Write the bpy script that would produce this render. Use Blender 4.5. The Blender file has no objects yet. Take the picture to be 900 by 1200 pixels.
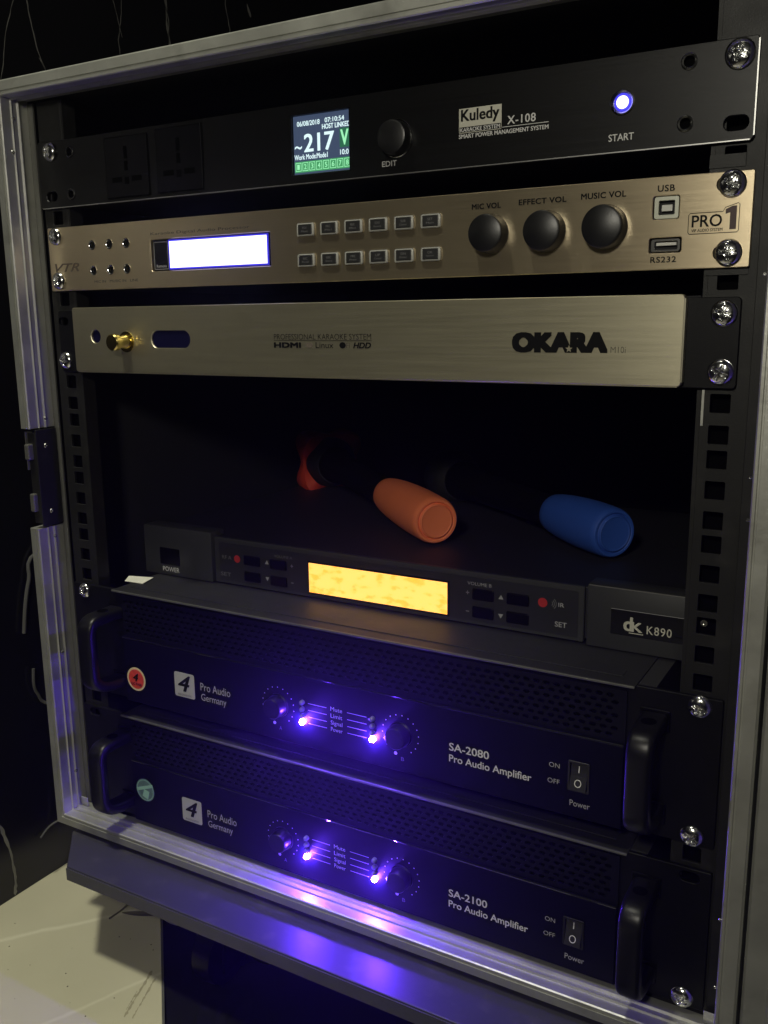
import bpy, bmesh, math, random
from mathutils import Matrix, Vector
random.seed(7)
S = 0.001                      # every number below is in millimetres
PI = math.pi
scene = bpy.context.scene
C = scene.collection

# ------------------------------------------------------------ camera
cd = bpy.data.cameras.new('camera')
cam = bpy.data.objects.new('camera', cd); C.objects.link(cam)
cd.sensor_fit = 'VERTICAL'; cd.sensor_height = 24; cd.lens = 1082.74 / 1200 * 24
cd.clip_start = 0.01; cd.clip_end = 50
R_ = Vector((0.86636448, 0.49927171, -0.01184722))
D_ = Vector((0.09270998, -0.18409505, -0.97852638))
F_ = Vector((-0.49073155, 0.84666214, -0.20578088))
m = Matrix.Identity(4)
for i in range(3):
    m[i][0] = R_[i]; m[i][1] = -D_[i]; m[i][2] = -F_[i]
m[0][3], m[1][3], m[2][3] = 551.6 * S, -486.5 * S, 377.6 * S
cam.matrix_world = m
scene.camera = cam

# ------------------------------------------------------------ world and lamps
w = bpy.data.worlds.new('World'); scene.world = w; w.use_nodes = True
w.node_tree.nodes['Background'].inputs[0].default_value = (0.4, 0.42, 0.9, 1)
w.node_tree.nodes['Background'].inputs[1].default_value = 0.0022

def area(name, loc, target, size, power, color):
    l = bpy.data.lights.new(name, 'AREA'); l.shape = 'DISK'; l.size = size * S; l.energy = power; l.color = color
    o = bpy.data.objects.new(name, l); C.objects.link(o)
    o.location = Vector(loc) * S
    o.rotation_euler = (Vector(target) - Vector(loc)).to_track_quat('-Z', 'Y').to_euler()
    return o
area('room_lamp', (505, -780, 650), (350, 0, 330), 95, 2.8, (1.0, 0.95, 0.80))
sl = bpy.data.lights.new('floor_fill_spot', 'SPOT'); sl.energy = 125; sl.color = (1.0, 0.98, 0.80); sl.shadow_soft_size = 0.09  # added spot without a visible fixture, brightens floor, board and bottom ledge
sl.spot_size = math.radians(26); sl.spot_blend = 1.0
so = bpy.data.objects.new('floor_fill_spot', sl); C.objects.link(so); so.location = Vector((10, -640, 2200)) * S
so.rotation_euler = (Vector((60, -90, -115)) - Vector((10, -640, 2200))).to_track_quat('-Z', 'Y').to_euler()

scene.view_settings.view_transform = 'Standard'
scene.view_settings.look = 'None'
scene.view_settings.exposure = 0.0
scene.view_settings.gamma = 1.0
scene.cycles.use_denoising = True
scene.cycles.max_bounces = 8
scene.cycles.sample_clamp_indirect = 8.0

# ------------------------------------------------------------ materials
MATS = {}
def mat(name, base, rough=0.5, metal=0.0, bump=0.0, bscale=(900, 900, 900), var=0.0, vscale=(40, 40, 40), rvar=0.0,
        emit=None, strength=0.0, coat=0.0, spec=0.5, dirt=0.0, aniso=0.0):
    if name in MATS: return MATS[name]
    M = bpy.data.materials.new(name); M.use_nodes = True
    nt = M.node_tree; N = nt.nodes; L = nt.links
    b = N['Principled BSDF']
    b.inputs['Base Color'].default_value = (*base, 1); b.inputs['Roughness'].default_value = rough
    b.inputs['Metallic'].default_value = metal; b.inputs['Coat Weight'].default_value = coat
    b.inputs['Specular IOR Level'].default_value = spec
    if aniso:
        b.inputs['Anisotropic'].default_value = aniso
        cv = N.new('ShaderNodeCombineXYZ'); cv.inputs[2].default_value = 1; L.new(cv.outputs[0], b.inputs['Tangent'])
    tc = N.new('ShaderNodeTexCoord')
    def noise(sc, detail=4, off=0):
        mp = N.new('ShaderNodeMapping'); mp.inputs['Scale'].default_value = sc; mp.inputs['Location'].default_value = (off, off, off)
        L.new(tc.outputs['Object'], mp.inputs['Vector'])
        n = N.new('ShaderNodeTexNoise'); n.inputs['Scale'].default_value = 1; n.inputs['Detail'].default_value = detail
        L.new(mp.outputs[0], n.inputs['Vector']); return n.outputs['Fac']
    if bump:
        bp = N.new('ShaderNodeBump'); bp.inputs['Strength'].default_value = bump; bp.inputs['Distance'].default_value = 0.0004
        L.new(noise(bscale), bp.inputs['Height']); L.new(bp.outputs[0], b.inputs['Normal'])
    if var or dirt:
        mx = N.new('ShaderNodeMix'); mx.data_type = 'RGBA'
        mx.inputs['A'].default_value = (*[c * (1 - var) for c in base], 1)
        mx.inputs['B'].default_value = (*[min(1, c * (1 + var)) for c in base], 1)
        L.new(noise(vscale, 6, 3), mx.inputs['Factor'])
        out = mx.outputs['Result']
        if dirt:
            m2 = N.new('ShaderNodeMix'); m2.data_type = 'RGBA'
            r = N.new('ShaderNodeValToRGB'); r.color_ramp.elements[0].position = 0.56; r.color_ramp.elements[1].position = 0.72
            L.new(noise((60, 60, 60), 8, 9), r.inputs[0])
            mm = N.new('ShaderNodeMath'); mm.operation = 'MULTIPLY'; mm.inputs[1].default_value = dirt
            L.new(r.outputs[0], mm.inputs[0]); L.new(mm.outputs[0], m2.inputs['Factor'])
            L.new(out, m2.inputs['A']); m2.inputs['B'].default_value = (0.16, 0.15, 0.13, 1)
            out = m2.outputs['Result']
        L.new(out, b.inputs['Base Color'])
    if rvar:
        mr = N.new('ShaderNodeMapRange'); mr.inputs[3].default_value = max(0.03, rough - rvar); mr.inputs[4].default_value = rough + rvar
        L.new(noise(vscale, 6, 5), mr.inputs[0]); L.new(mr.outputs[0], b.inputs['Roughness'])
    if emit:
        b.inputs['Emission Color'].default_value = (*emit, 1); b.inputs['Emission Strength'].default_value = strength
    MATS[name] = M
    return M
black = mat('black_powder_coat', (0.003, 0.003, 0.0035), 0.5, bump=0.2, bscale=(2500,)*3, rvar=0.1, var=0.3, dirt=0.01, spec=0.2)
amp_black = mat('amp_faceplate_black', (0.002, 0.0018, 0.008), 0.5, bump=0.08, bscale=(2200,)*3, rvar=0.06, var=0.25, dirt=0.004, spec=0.12)  # blue bias in the base colour stands in for the LED wash
seq_black = mat('brushed_black_anodised', (0.004, 0.004, 0.004), 0.36, 0.0, bump=0.10, bscale=(60, 60, 5000), rvar=0.06, vscale=(8, 8, 900), var=0.15, spec=0.25)
rail_black = mat('rail_black_paint', (0.0105, 0.0105, 0.0095), 0.5, bump=0.2, bscale=(1500,)*3, rvar=0.12, var=0.3, dirt=0.06, spec=0.3)
inside = mat('case_inside_dark', (0.008, 0.008, 0.009), 0.8, bump=0.3, bscale=(500,)*3)
chassis = mat('grey_steel_chassis', (0.03, 0.03, 0.031), 0.55, 0.2, var=0.3, rvar=0.1, dirt=0.12)
lip = mat('worn_steel_lip', (0.014, 0.014, 0.015), 0.6, 0.1, var=0.4, rvar=0.15, bump=0.3, bscale=(400,)*3)
gold = mat('brushed_gold_aluminium', (0.80, 0.67, 0.455), 0.34, 0.96, bump=0.08, bscale=(40, 40, 3600), var=0.05, vscale=(25, 25, 1500), rvar=0.05, dirt=0.04, aniso=0.68)
champ = mat('champagne_aluminium', (0.56, 0.52, 0.375), 0.42, 0.93, bump=0.05, bscale=(30, 30, 3000), var=0.05, vscale=(18, 18, 600), rvar=0.06, dirt=0.05, aniso=0.5)
champ_edge = mat('polished_champagne_edge', (0.7, 0.66, 0.5), 0.3, 0.9)
alu = mat('scuffed_aluminium', (0.50, 0.505, 0.46), 0.44, 0.72, bump=0.25, bscale=(300, 300, 300), var=0.22, vscale=(45, 45, 45), rvar=0.14, dirt=0.25)
alu_dull = mat('dull_aluminium', (0.16, 0.16, 0.145), 0.5, 0.6, bump=0.3, bscale=(400,)*3, var=0.3, rvar=0.12)
chrome = mat('screw_chrome', (0.75, 0.76, 0.74), 0.16, 1.0, bump=0.3, bscale=(500,)*3, rvar=0.07)
rivet_m = mat('rivet_steel', (0.5, 0.5, 0.48), 0.25, 1.0)
void = mat('recess_shade_black', (0.002, 0.002, 0.002), 0.9, spec=0.02)  # near-black colour stands in for shade inside holes and recesses
plastic = mat('black_plastic', (0.002, 0.002, 0.0025), 0.32, bump=0.08, bscale=(1500,)*3, rvar=0.05, spec=0.14)
knob_m = mat('satin_black_knob', (0.006, 0.006, 0.006), 0.38, bump=0.1, bscale=(1800,)*3, rvar=0.06)
glossy = mat('glossy_black_window', (0.006, 0.006, 0.008), 0.12, coat=0.3)
ir_glass = mat('smoked_blue_window', (0.006, 0.006, 0.03), 0.15, coat=0.4)
rxgrey = mat('receiver_grey_face', (0.042, 0.043, 0.043), 0.45, 0.2, bump=0.15, bscale=(1200,)*3, var=0.1)
rxtop = mat('receiver_black_lid', (0.012, 0.012, 0.013), 0.55, bump=0.25, bscale=(1500,)*3, var=0.3)
rubber_o = mat('orange_rubber', (0.84, 0.20, 0.075), 0.62, bump=0.12, bscale=(700,)*3, var=0.06)
rubber_r = mat('red_orange_rubber', (0.55, 0.045, 0.015), 0.55, bump=0.12, bscale=(700,)*3)
rubber_b = mat('blue_rubber', (0.02, 0.075, 0.38), 0.62, bump=0.12, bscale=(700,)*3, var=0.06)
grille = mat('dark_wire_mesh', (0.02, 0.02, 0.02), 0.5, 0.3, bump=1.0, bscale=(1500,)*3)
white = mat('white_print', (0.62, 0.62, 0.60), 0.5)
dimwhite = mat('worn_white_print', (0.34, 0.34, 0.34), 0.5)
dim2 = mat('faint_grey_print', (0.16, 0.16, 0.16), 0.5)
blackprint = mat('black_print', (0.005, 0.005, 0.005), 0.6, spec=0.1)
brownprint = mat('faint_brown_print', (0.10, 0.075, 0.055), 0.5)
cream_badge = mat('cream_badge', (0.55, 0.54, 0.45), 0.5, var=0.08)
paper = mat('off_white_paper', (0.75, 0.74, 0.64), 0.8, var=0.15)
btn_ring = mat('grey_button_surround', (0.36, 0.36, 0.33), 0.45, bump=0.1)
btn_cap = mat('black_button_cap', (0.012, 0.012, 0.012), 0.5)
usb_m = mat('usb_shell', (0.42, 0.43, 0.36), 0.4, 0.5)
usb_w = mat('usb_tongue', (0.6, 0.6, 0.55), 0.5)
brass = mat('brass_knob', (0.75, 0.6, 0.2), 0.18, 1.0)
redm = mat('red_window', (0.45, 0.03, 0.03), 0.4)
stk_red = mat('red_sticker', (0.55, 0.05, 0.035), 0.4, var=0.5, vscale=(300,)*3)
stk_rim = mat('pale_gold_sticker_rim', (0.6, 0.5, 0.3), 0.35)
stk_grn = mat('silver_green_sticker', (0.12, 0.20, 0.20), 0.35, 0.3, var=0.4, vscale=(300,)*3)
stk_grn2 = mat('pale_green_sticker_print', (0.25, 0.45, 0.36), 0.4)
board_m = mat('grey_coated_board', (0.034, 0.033, 0.042), 0.45, bump=0.2, bscale=(120,)*3, var=0.2, rvar=0.08, dirt=0.15)
board_e = mat('dark_board_edge', (0.05, 0.05, 0.05), 0.6, bump=0.4, bscale=(600,)*3, var=0.4)
cable_m = mat('dusty_cable', (0.07, 0.07, 0.065), 0.6)
speck_m = mat('brown_grit', (0.10, 0.09, 0.06), 0.9)
twig_shadow_m = mat('brown_twig_and_shadow', (0.12, 0.11, 0.075), 0.7, var=0.3)  # shared by the twig and the painted castor shadow
vein_m = mat('white_marble_vein', (0.22, 0.22, 0.20), 0.4, var=0.6, vscale=(60,)*3)
wall_m = mat('black_marble', (0.008, 0.008, 0.009), 0.22, var=0.5, vscale=(8,)*3, rvar=0.08)
floor_b = mat('black_polished_floor', (0.007, 0.007, 0.009), 0.25, var=0.5, vscale=(14,)*3, rvar=0.1, dirt=0.05)
# lit things
led_on = mat('violet_blue_led', (0.1, 0.05, 0.8), 0.3, emit=(0.11, 0.03, 1.0), strength=3600)
led_off = mat('unlit_led', (0.10, 0.10, 0.13), 0.25, coat=0.5)
lcd_white = mat('blue_white_backlight', (0.2, 0.2, 0.3), 0.4, emit=(0.42, 0.40, 1.0), strength=3.6)
start_lit = mat('start_button_lamp', (0.3, 0.3, 0.6), 0.3, emit=(0.28, 0.26, 1.0), strength=7)
tft = mat('screen_slate_blue', (0.02, 0.02, 0.03), 0.3, emit=(0.045, 0.068, 0.125), strength=1.0)
tft_w = mat('screen_white', (0.1,)*3, 0.3, emit=(0.75, 0.98, 1.0), strength=1.05)
tft_g = mat('screen_green', (0.05,)*3, 0.3, emit=(0.045, 0.32, 0.11), strength=1.0)
tft_g2 = mat('screen_pale_green', (0.05,)*3, 0.3, emit=(0.35, 0.95, 0.50), strength=1.0)

def amber():
    M = bpy.data.materials.new('amber_backlight'); M.use_nodes = True
    nt = M.node_tree; N = nt.nodes; L = nt.links; b = N['Principled BSDF']
    tc = N.new('ShaderNodeTexCoord'); mp = N.new('ShaderNodeMapping'); mp.inputs['Scale'].default_value = (95, 95, 190)
    n = N.new('ShaderNodeTexNoise'); n.inputs['Scale'].default_value = 1; n.inputs['Detail'].default_value = 6
    r = N.new('ShaderNodeValToRGB'); e = r.color_ramp.elements
    e[0].position = 0.38; e[0].color = (1.0, 0.40, 0.04, 1); e[1].position = 0.5; e[1].color = (1.0, 0.52, 0.11, 1)
    L.new(tc.outputs['Object'], mp.inputs['Vector']); L.new(mp.outputs[0], n.inputs['Vector']); L.new(n.outputs['Fac'], r.inputs[0])
    L.new(r.outputs[0], b.inputs['Emission Color']); b.inputs['Emission Strength'].default_value = 1.6
    b.inputs['Base Color'].default_value = (0.3, 0.2, 0.05, 1)
    return M
amber_m = amber()

def cream_marble():
    M = bpy.data.materials.new('cream_marble'); M.use_nodes = True
    nt = M.node_tree; N = nt.nodes; L = nt.links; b = N['Principled BSDF']
    tc = N.new('ShaderNodeTexCoord')
    def noise(sc, d=5):
        n = N.new('ShaderNodeTexNoise'); n.inputs['Scale'].default_value = sc; n.inputs['Detail'].default_value = d
        L.new(tc.outputs['Object'], n.inputs['Vector']); return n
    nb = noise(9); r = N.new('ShaderNodeValToRGB'); e = r.color_ramp.elements
    e[0].position = 0.3; e[0].color = (0.46, 0.44, 0.315, 1); e[1].position = 0.7; e[1].color = (0.53, 0.505, 0.365, 1)
    L.new(nb.outputs['Fac'], r.inputs[0]); col = r.outputs[0]
    nz = noise(25, 4)
    sep = N.new('ShaderNodeSeparateXYZ'); L.new(tc.outputs['Object'], sep.inputs[0])
    def math_(op, a, c=None):
        q = N.new('ShaderNodeMath'); q.operation = op
        for i, v in enumerate((a, c)):
            if v is None: continue
            if isinstance(v, (int, float)): q.inputs[i].default_value = v
            else: L.new(v, q.inputs[i])
        return q.outputs[0]
    for (nx, ny, c, wd, st, colr) in VEINS:
        d = math_('ADD', math_('MULTIPLY', sep.outputs[0], nx), math_('MULTIPLY', sep.outputs[1], ny))
        d = math_('SUBTRACT', d, c)
        d = math_('ADD', d, math_('MULTIPLY', math_('SUBTRACT', nz.outputs['Fac'], 0.5), 0.010))
        d = math_('ABSOLUTE', d)
        mr = N.new('ShaderNodeMapRange'); mr.inputs[1].default_value = 0; mr.inputs[2].default_value = wd
        mr.inputs[3].default_value = st; mr.inputs[4].default_value = 0; mr.interpolation_type = 'SMOOTHSTEP'
        L.new(d, mr.inputs[0])
        mx = N.new('ShaderNodeMix'); mx.data_type = 'RGBA'; L.new(mr.outputs[0], mx.inputs['Factor'])
        L.new(col, mx.inputs['A']); mx.inputs['B'].default_value = (*colr, 1); col = mx.outputs['Result']
    L.new(col, b.inputs['Base Color']); b.inputs['Roughness'].default_value = 0.35
    return M

# ------------------------------------------------------------ mesh helpers
class MB:
    def __init__(s): s.v = []; s.f = []
    def add(s, vs, fs):
        n = len(s.v); s.v += [tuple(p) for p in vs]; s.f += [tuple(i + n for i in f) for f in fs]; return s
    def box(s, x0, x1, y0, y1, z0, z1, bev=0.0):
        if bev <= 0:
            v = [(x, y, z) for x in (x0, x1) for y in (y0, y1) for z in (z0, z1)]
            return s.add(v, [(0, 1, 3, 2), (4, 6, 7, 5), (0, 4, 5, 1), (2, 3, 7, 6), (0, 2, 6, 4), (1, 5, 7, 3)])
        bm = bmesh.new()
        bmesh.ops.create_cube(bm, size=1)
        for q in bm.verts:
            q.co = ((x0 + x1) / 2 + q.co.x * (x1 - x0), (y0 + y1) / 2 + q.co.y * (y1 - y0), (z0 + z1) / 2 + q.co.z * (z1 - z0))
        bmesh.ops.bevel(bm, geom=bm.edges[:], offset=bev, segments=2, profile=0.5, affect='EDGES')
        bm.verts.index_update()
        s.add([q.co[:] for q in bm.verts], [[q.index for q in f.verts] for f in bm.faces]); bm.free(); return s
    def lathe(s, prof, c, axis=(0, -1, 0), n=40, up=None):
        """prof: list of (radius, distance along axis)"""
        a = Vector(axis).normalized(); u = a.orthogonal().normalized(); w_ = a.cross(u); c = Vector(c)
        vs = []; fs = []
        for (r, t) in prof:
            for k in range(n):
                g = 2 * PI * k / n
                vs.append(c + a * t + (u * math.cos(g) + w_ * math.sin(g)) * max(r, 1e-4))
        for i in range(len(prof) - 1):
            for k in range(n):
                k2 = (k + 1) % n
                fs.append((i * n + k, i * n + k2, (i + 1) * n + k2, (i + 1) * n + k))
        fs.append(tuple(range(n))[::-1]); fs.append(tuple((len(prof) - 1) * n + k for k in range(n)))
        return s.add(vs, fs)
    def tube(s, pts, r, n=8):
        pts = [Vector(p) for p in pts]; vs = []; fs = []
        rr = r if isinstance(r, (list, tuple)) else [r] * len(pts)
        for i, p in enumerate(pts):
            t = (pts[min(i + 1, len(pts) - 1)] - pts[max(i - 1, 0)]).normalized()
            u = t.orthogonal().normalized() if i == 0 else (u - t * u.dot(t)).normalized()
            w_ = t.cross(u)
            for k in range(n):
                g = 2 * PI * k / n; vs.append(p + (u * math.cos(g) + w_ * math.sin(g)) * rr[i])
        for i in range(len(pts) - 1):
            for k in range(n):
                k2 = (k + 1) % n; fs.append((i * n + k, i * n + k2, (i + 1) * n + k2, (i + 1) * n + k))
        fs.append(tuple(range(n))[::-1]); fs.append(tuple((len(pts) - 1) * n + k for k in range(n)))
        return s.add(vs, fs)
    def ribbon(s, pts, hw, nrm):
        """flat strip along pts, half widths hw, lying in the plane with normal nrm"""
        pts = [Vector(p) for p in pts]; nrm = Vector(nrm); vs = []; fs = []
        for i, p in enumerate(pts):
            t = (pts[min(i + 1, len(pts) - 1)] - pts[max(i - 1, 0)]).normalized(); u = t.cross(nrm).normalized()
            h = hw[i] if isinstance(hw, (list, tuple)) else hw
            vs += [p + u * h, p - u * h]
        for i in range(len(pts) - 1): fs.append((2 * i, 2 * i + 1, 2 * i + 3, 2 * i + 2))
        return s.add(vs, fs)
    def build(s, name, m_, parent=None, smooth=False, origin=None):
        me = bpy.data.meshes.new(name)
        o0 = Vector(origin) if origin else (parent['_o'] if parent and '_o' in ORG.get(parent.name, {}) else None)
        base = ORIGIN.get(parent.name, Vector((0, 0, 0))) if parent else (Vector(origin) if origin else Vector((0, 0, 0)))
        me.from_pydata([tuple((Vector(p) - base) * S) for p in s.v], [], s.f); me.validate()
        bm = bmesh.new(); bm.from_mesh(me); bmesh.ops.recalc_face_normals(bm, faces=bm.faces); bm.to_mesh(me); bm.free()
        me.materials.append(m_)
        if smooth: smooth_mesh(me)
        o = bpy.data.objects.new(name, me); C.objects.link(o)
        if parent: o.parent = parent
        else: o.location = base * S
        ORIGIN[o.name] = base
        return o
ORIGIN = {}; ORG = {}
def smooth_mesh(me, ang=35):
    me.polygons.foreach_set('use_smooth', [True] * len(me.polygons))
    bm = bmesh.new(); bm.from_mesh(me)
    for e in bm.edges:
        if len(e.link_faces) == 2 and e.calc_face_angle(0) > math.radians(ang): e.smooth = False
    bm.to_mesh(me); bm.free()
def part(name, verts_fn_mb, m_, parent, smooth=False): return verts_fn_mb.build(name, m_, parent, smooth)
def tag(o, label=None, cat=None, group=None, kind=None):
    for k, v in (('label', label), ('category', cat), ('group', group), ('kind', kind)):
        if v: o[k] = v
    return o
def thing(name, base, label, cat, group=None):
    o = bpy.data.objects.new(name, None); C.objects.link(o); o.location = Vector(base) * S
    o.empty_display_size = 0.02
    ORIGIN[o.name] = Vector(base); return tag(o, label, cat, group)

def curve_mesh(cu, f):
    o = bpy.data.objects.new('tmp', cu); C.objects.link(o)
    bpy.context.view_layer.update()
    me = bpy.data.meshes.new_from_object(o.evaluated_get(bpy.context.evaluated_depsgraph_get()))
    bpy.data.objects.remove(o); bpy.data.curves.remove(cu)
    vs = [f(v.co) for v in me.vertices]; fs = [tuple(p.vertices) for p in me.polygons]
    bpy.data.meshes.remove(me); return vs, fs
def plate(outline, holes, y0, y1, bev=0.25, mb=None):
    """flat plate in the x-z plane between y0 (front) and y1 (back), with real holes"""
    cu = bpy.data.curves.new('tmp', 'CURVE'); cu.dimensions = '2D'; cu.fill_mode = 'BOTH'
    cu.extrude = (y1 - y0) / 2 - bev; cu.bevel_depth = bev; cu.offset = -bev; cu.bevel_resolution = 0
    for poly in [outline] + holes:
        sp = cu.splines.new('POLY'); sp.points.add(len(poly) - 1); sp.use_cyclic_u = True
        for i, p in enumerate(poly): sp.points[i].co = (p[0], p[1], 0, 1)
    ym = (y0 + y1) / 2
    vs, fs = curve_mesh(cu, lambda c: (c.x, ym - c.z, c.y))
    mb = mb or MB(); return mb.add(vs, fs)
def rrect(x0, x1, z0, z1, r=1.0, n=4):
    out = []
    for cx, cz, a0 in ((x1 - r, z1 - r, 0), (x0 + r, z1 - r, 90), (x0 + r, z0 + r, 180), (x1 - r, z0 + r, 270)):
        for k in range(n + 1):
            a = math.radians(a0 + 90 * k / n); out.append((cx + r * math.cos(a), cz + r * math.sin(a)))
    return out
def circ(x, z, r, n=20, rz=None): return [(x + r * math.cos(2 * PI * k / n), z + (rz or r) * math.sin(2 * PI * k / n)) for k in range(n)]
def text(parent, s, x0, x1, z0, z1, y, m_, bold=0.0, shear=0.0, name='lettering', space=1.0):
    cu = bpy.data.curves.new('tmp', 'FONT'); cu.body = s; cu.size = 1; cu.offset = min(bold, 0); cu.shear = shear; cu.resolution_u = 3
    cu.space_character = space
    vs, fs = curve_mesh(cu, lambda c: (c.x, c.y, c.z))
    xs = [v[0] for v in vs]; ys = [v[1] for v in vs]; ax, bx, ay, by = min(xs), max(xs), min(ys), max(ys)
    b = bold * (z1 - z0) * 0.9 if bold > 0 else 0; mb = MB()
    for i, (dx, dz) in enumerate([(0, 0)] if not b else [(p_ * b, q_ * b * .6) for p_ in (0, .5, -.5, 1, -1) for q_ in (0, 1, -1)]):
        mb.add([(x0 + b + (v[0] - ax) / (bx - ax) * (x1 - x0 - 2 * b) + dx, y - 0.006 * i, z0 + b * .6 + (v[1] - ay) / (by - ay) * (z1 - z0 - 1.2 * b) + dz) for v in vs], fs)
    return mb.build(name, m_, parent)
def flat(parent, name, poly, y, m_, y2=None):
    """a thin printed or stuck shape: solid between y and y2"""
    n = len(poly); y2 = y2 if y2 is not None else y + 0.12
    vs = [(p[0], y, p[1]) for p in poly] + [(p[0], y2, p[1]) for p in poly]
    fs = [tuple(range(n)), tuple(range(2 * n - 1, n - 1, -1))] + [(i, (i + 1) % n, n + (i + 1) % n, n + i) for i in range(n)]
    return MB().add(vs, fs).build(name, m_, parent)
def bars(parent, name, rects, y, m_):
    mb = MB()
    for (x0, x1, z0, z1) in rects: mb.add([(x0, y, z0), (x1, y, z0), (x1, y, z1), (x0, y, z1)], [(0, 1, 2, 3)])
    return mb.build(name, m_, parent)

def ring_mesh(rp, x, y, z, n=28):
    q = MB()
    for r_, t_ in rp: q.v += [(x + r_ * math.cos(2 * PI * k / n), y - t_, z + r_ * math.sin(2 * PI * k / n)) for k in range(n)]
    q.f = [(i * n + k, i * n + (k + 1) % n, (i + 1) * n + (k + 1) % n, (i + 1) * n + k) for i in range(len(rp) - 1) for k in range(n)]
    return q

# ------------------------------------------------------------ screws
def screw_mesh(r=6.4):
    """pan-head screw with a pressed cross recess and a washer rim, axis -y, centred at the origin"""
    vs = []; fs = []; nr, na = 16, 64
    for i in range(nr + 1):
        q = i / nr * r
        for k in range(na):
            a = 2 * PI * k / na; x, z = q * math.cos(a), q * math.sin(a)
            h = 3.4 * math.sqrt(max(0, 1 - (q / (r * 1.02)) ** 2)) + 0.4
            d = min(abs(x), abs(z)); L_ = max(abs(x), abs(z))
            t = max(0, min(1, (0.85 - d) / 0.35)) * max(0, min(1, (r * 0.62 - L_) / 0.6))
            cone = max(0, 1 - q / (r * 0.30))
            h -= 1.5 * max(t, cone)
            vs.append((x, -h, z))
    for i in range(nr):
        for k in range(na):
            k2 = (k + 1) % na; fs.append((i * na + k, i * na + k2, (i + 1) * na + k2, (i + 1) * na + k))
    mb = MB(); mb.add(vs, fs)
    mb.lathe([(r + 0.05, 0), (r + 0.05, 0.45), (r - 0.3, 0.6)], (0, 0, 0), n=na)
    me = bpy.data.meshes.new('screw'); me.from_pydata([tuple(Vector(p) * S) for p in mb.v], [], mb.f); me.validate()
    bm = bmesh.new(); bm.from_mesh(me); bmesh.ops.remove_doubles(bm, verts=bm.verts, dist=1e-6)
    bmesh.ops.recalc_face_normals(bm, faces=bm.faces); bm.to_mesh(me); bm.free()
    me.materials.append(chrome); smooth_mesh(me, 50); return me
SCREW = screw_mesh()
def screw(parent, x, z, y=-3.0, rot=0, s=1.0):
    o = bpy.data.objects.new('screw', SCREW); C.objects.link(o); o.parent = parent
    o.location = (Vector((x, y, z)) - ORIGIN[parent.name]) * S; o.rotation_euler = (math.radians(random.uniform(-4, 4)), math.radians(rot + random.uniform(-25, 25)), math.radians(random.uniform(-4, 4))); o.scale = (s, s, s)
    return o
def rivet_mesh():
    mb = MB().lathe([(1.9, 0), (1.9, 0.3), (1.5, 0.9), (0.8, 0.9), (0.75, 0.2)], (0, 0, 0), n=18)
    me = bpy.data.meshes.new('rivet'); me.from_pydata([tuple(Vector(p) * S) for p in mb.v], [], mb.f)
    me.materials.append(rivet_m); return me
RIVET = rivet_mesh()
def rivet(parent, x, y, z, rz=0, s=1.0):
    o = bpy.data.objects.new('rivet', RIVET); C.objects.link(o); o.parent = parent
    o.location = (Vector((x, y, z)) - ORIGIN[parent.name]) * S; o.rotation_euler = (0, 0, math.radians(rz)); o.scale = (s,) * 3
    return o

# ============================================================ SETTING
FZ = -115
VEINS = []
def vein_line(p, q, wd, st, col):
    dx, dy = q[0] - p[0], q[1] - p[1]; L_ = math.hypot(dx, dy); nx, ny = -dy / L_, dx / L_
    VEINS.append((nx, ny, (nx * p[0] + ny * p[1]) * S, wd * S, st, col))
vein_line((-61, -75), (13, 12.5), 4.0, 0.55, (0.68, 0.66, 0.52))
vein_line((54, -104), (87, -31), 3.0, 0.4, (0.68, 0.66, 0.52))
cream_m = cream_marble()
fl = MB().box(-95, 2600, -2600, 1000, FZ - 20, FZ - 4).build('floor', floor_b); tag(fl, kind='structure')
pts = [(-94.9, 150), (45.5, 7.8), (123.6, -73.5), (2000, -2026), (2000, -2590), (-94.9, -2590)]
mb = MB(); n = len(pts)
mb.add([(x, y, FZ) for x, y in pts] + [(x, y, FZ - 3.99) for x, y in pts], [tuple(range(n)), tuple(range(2 * n - 1, n - 1, -1))] + [(i, (i + 1) % n, n + (i + 1) % n, n + i) for i in range(n)])
mf = tag(mb.build('marble_floor', cream_m), kind='structure')
scuff_m = mat('dirty_scuff', (0.32, 0.295, 0.195), 0.5, var=0.3, vscale=(500,)*3)
for (xa, ya, xb, yb, hw) in ((95, -82, 78, -36, 1.3), (101, -80, 86, -41, 0.9), (91, -76, 84, -58, 0.7)):
    pp = [(xa + (xb - xa) * t / 24 + random.uniform(-.3, .3), ya + (yb - ya) * t / 24, FZ + .08) for t in range(25)]
    MB().ribbon(pp, [hw * random.uniform(0.15, 1.2) for _ in pp], (0, 0, 1)).build('scuff', scuff_m, mf)
mb = MB().ribbon([(-94, 151.5, FZ + 0.2), (46.3, 8.6, FZ + 0.2), (124.3, -72.8, FZ + 0.2), (2000, -2025, FZ + 0.2)], 0.9, (0, 0, 1))
tag(mb.build('floor_edge_trim', alu_dull), kind='structure')
lw = MB().box(-115, -95, -2600, 1000, FZ - 20, 2000).build('wall', wall_m); tag(lw, kind='structure')
bw = MB().box(-94.9, 2600, 760, 790, FZ - 20, 2000).build('back_wall', wall_m); tag(bw, kind='structure')
def vein(parent, pts, hw, x=-94.7):
    out = []; ws = []
    for i in range(len(pts) - 1):
        (y0, z0), (y1, z1) = pts[i], pts[i + 1]
        for k in range(6):
            t = k / 6; out.append((x, y0 + (y1 - y0) * t + random.uniform(-0.3, 0.3), z0 + (z1 - z0) * t)); ws.append(hw * 0.8 * random.uniform(0.5, 1.25))
    out.append((x, *pts[-1])); ws.append(0.2); ws[0] = 0.3
    MB().ribbon(out, ws, (1, 0, 0)).build('vein', vein_m, parent)
vein(lw, [(69, 640), (71, 622), (76, 596), (84, 578), (93, 562), (108, 548)], 0.7)
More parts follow.
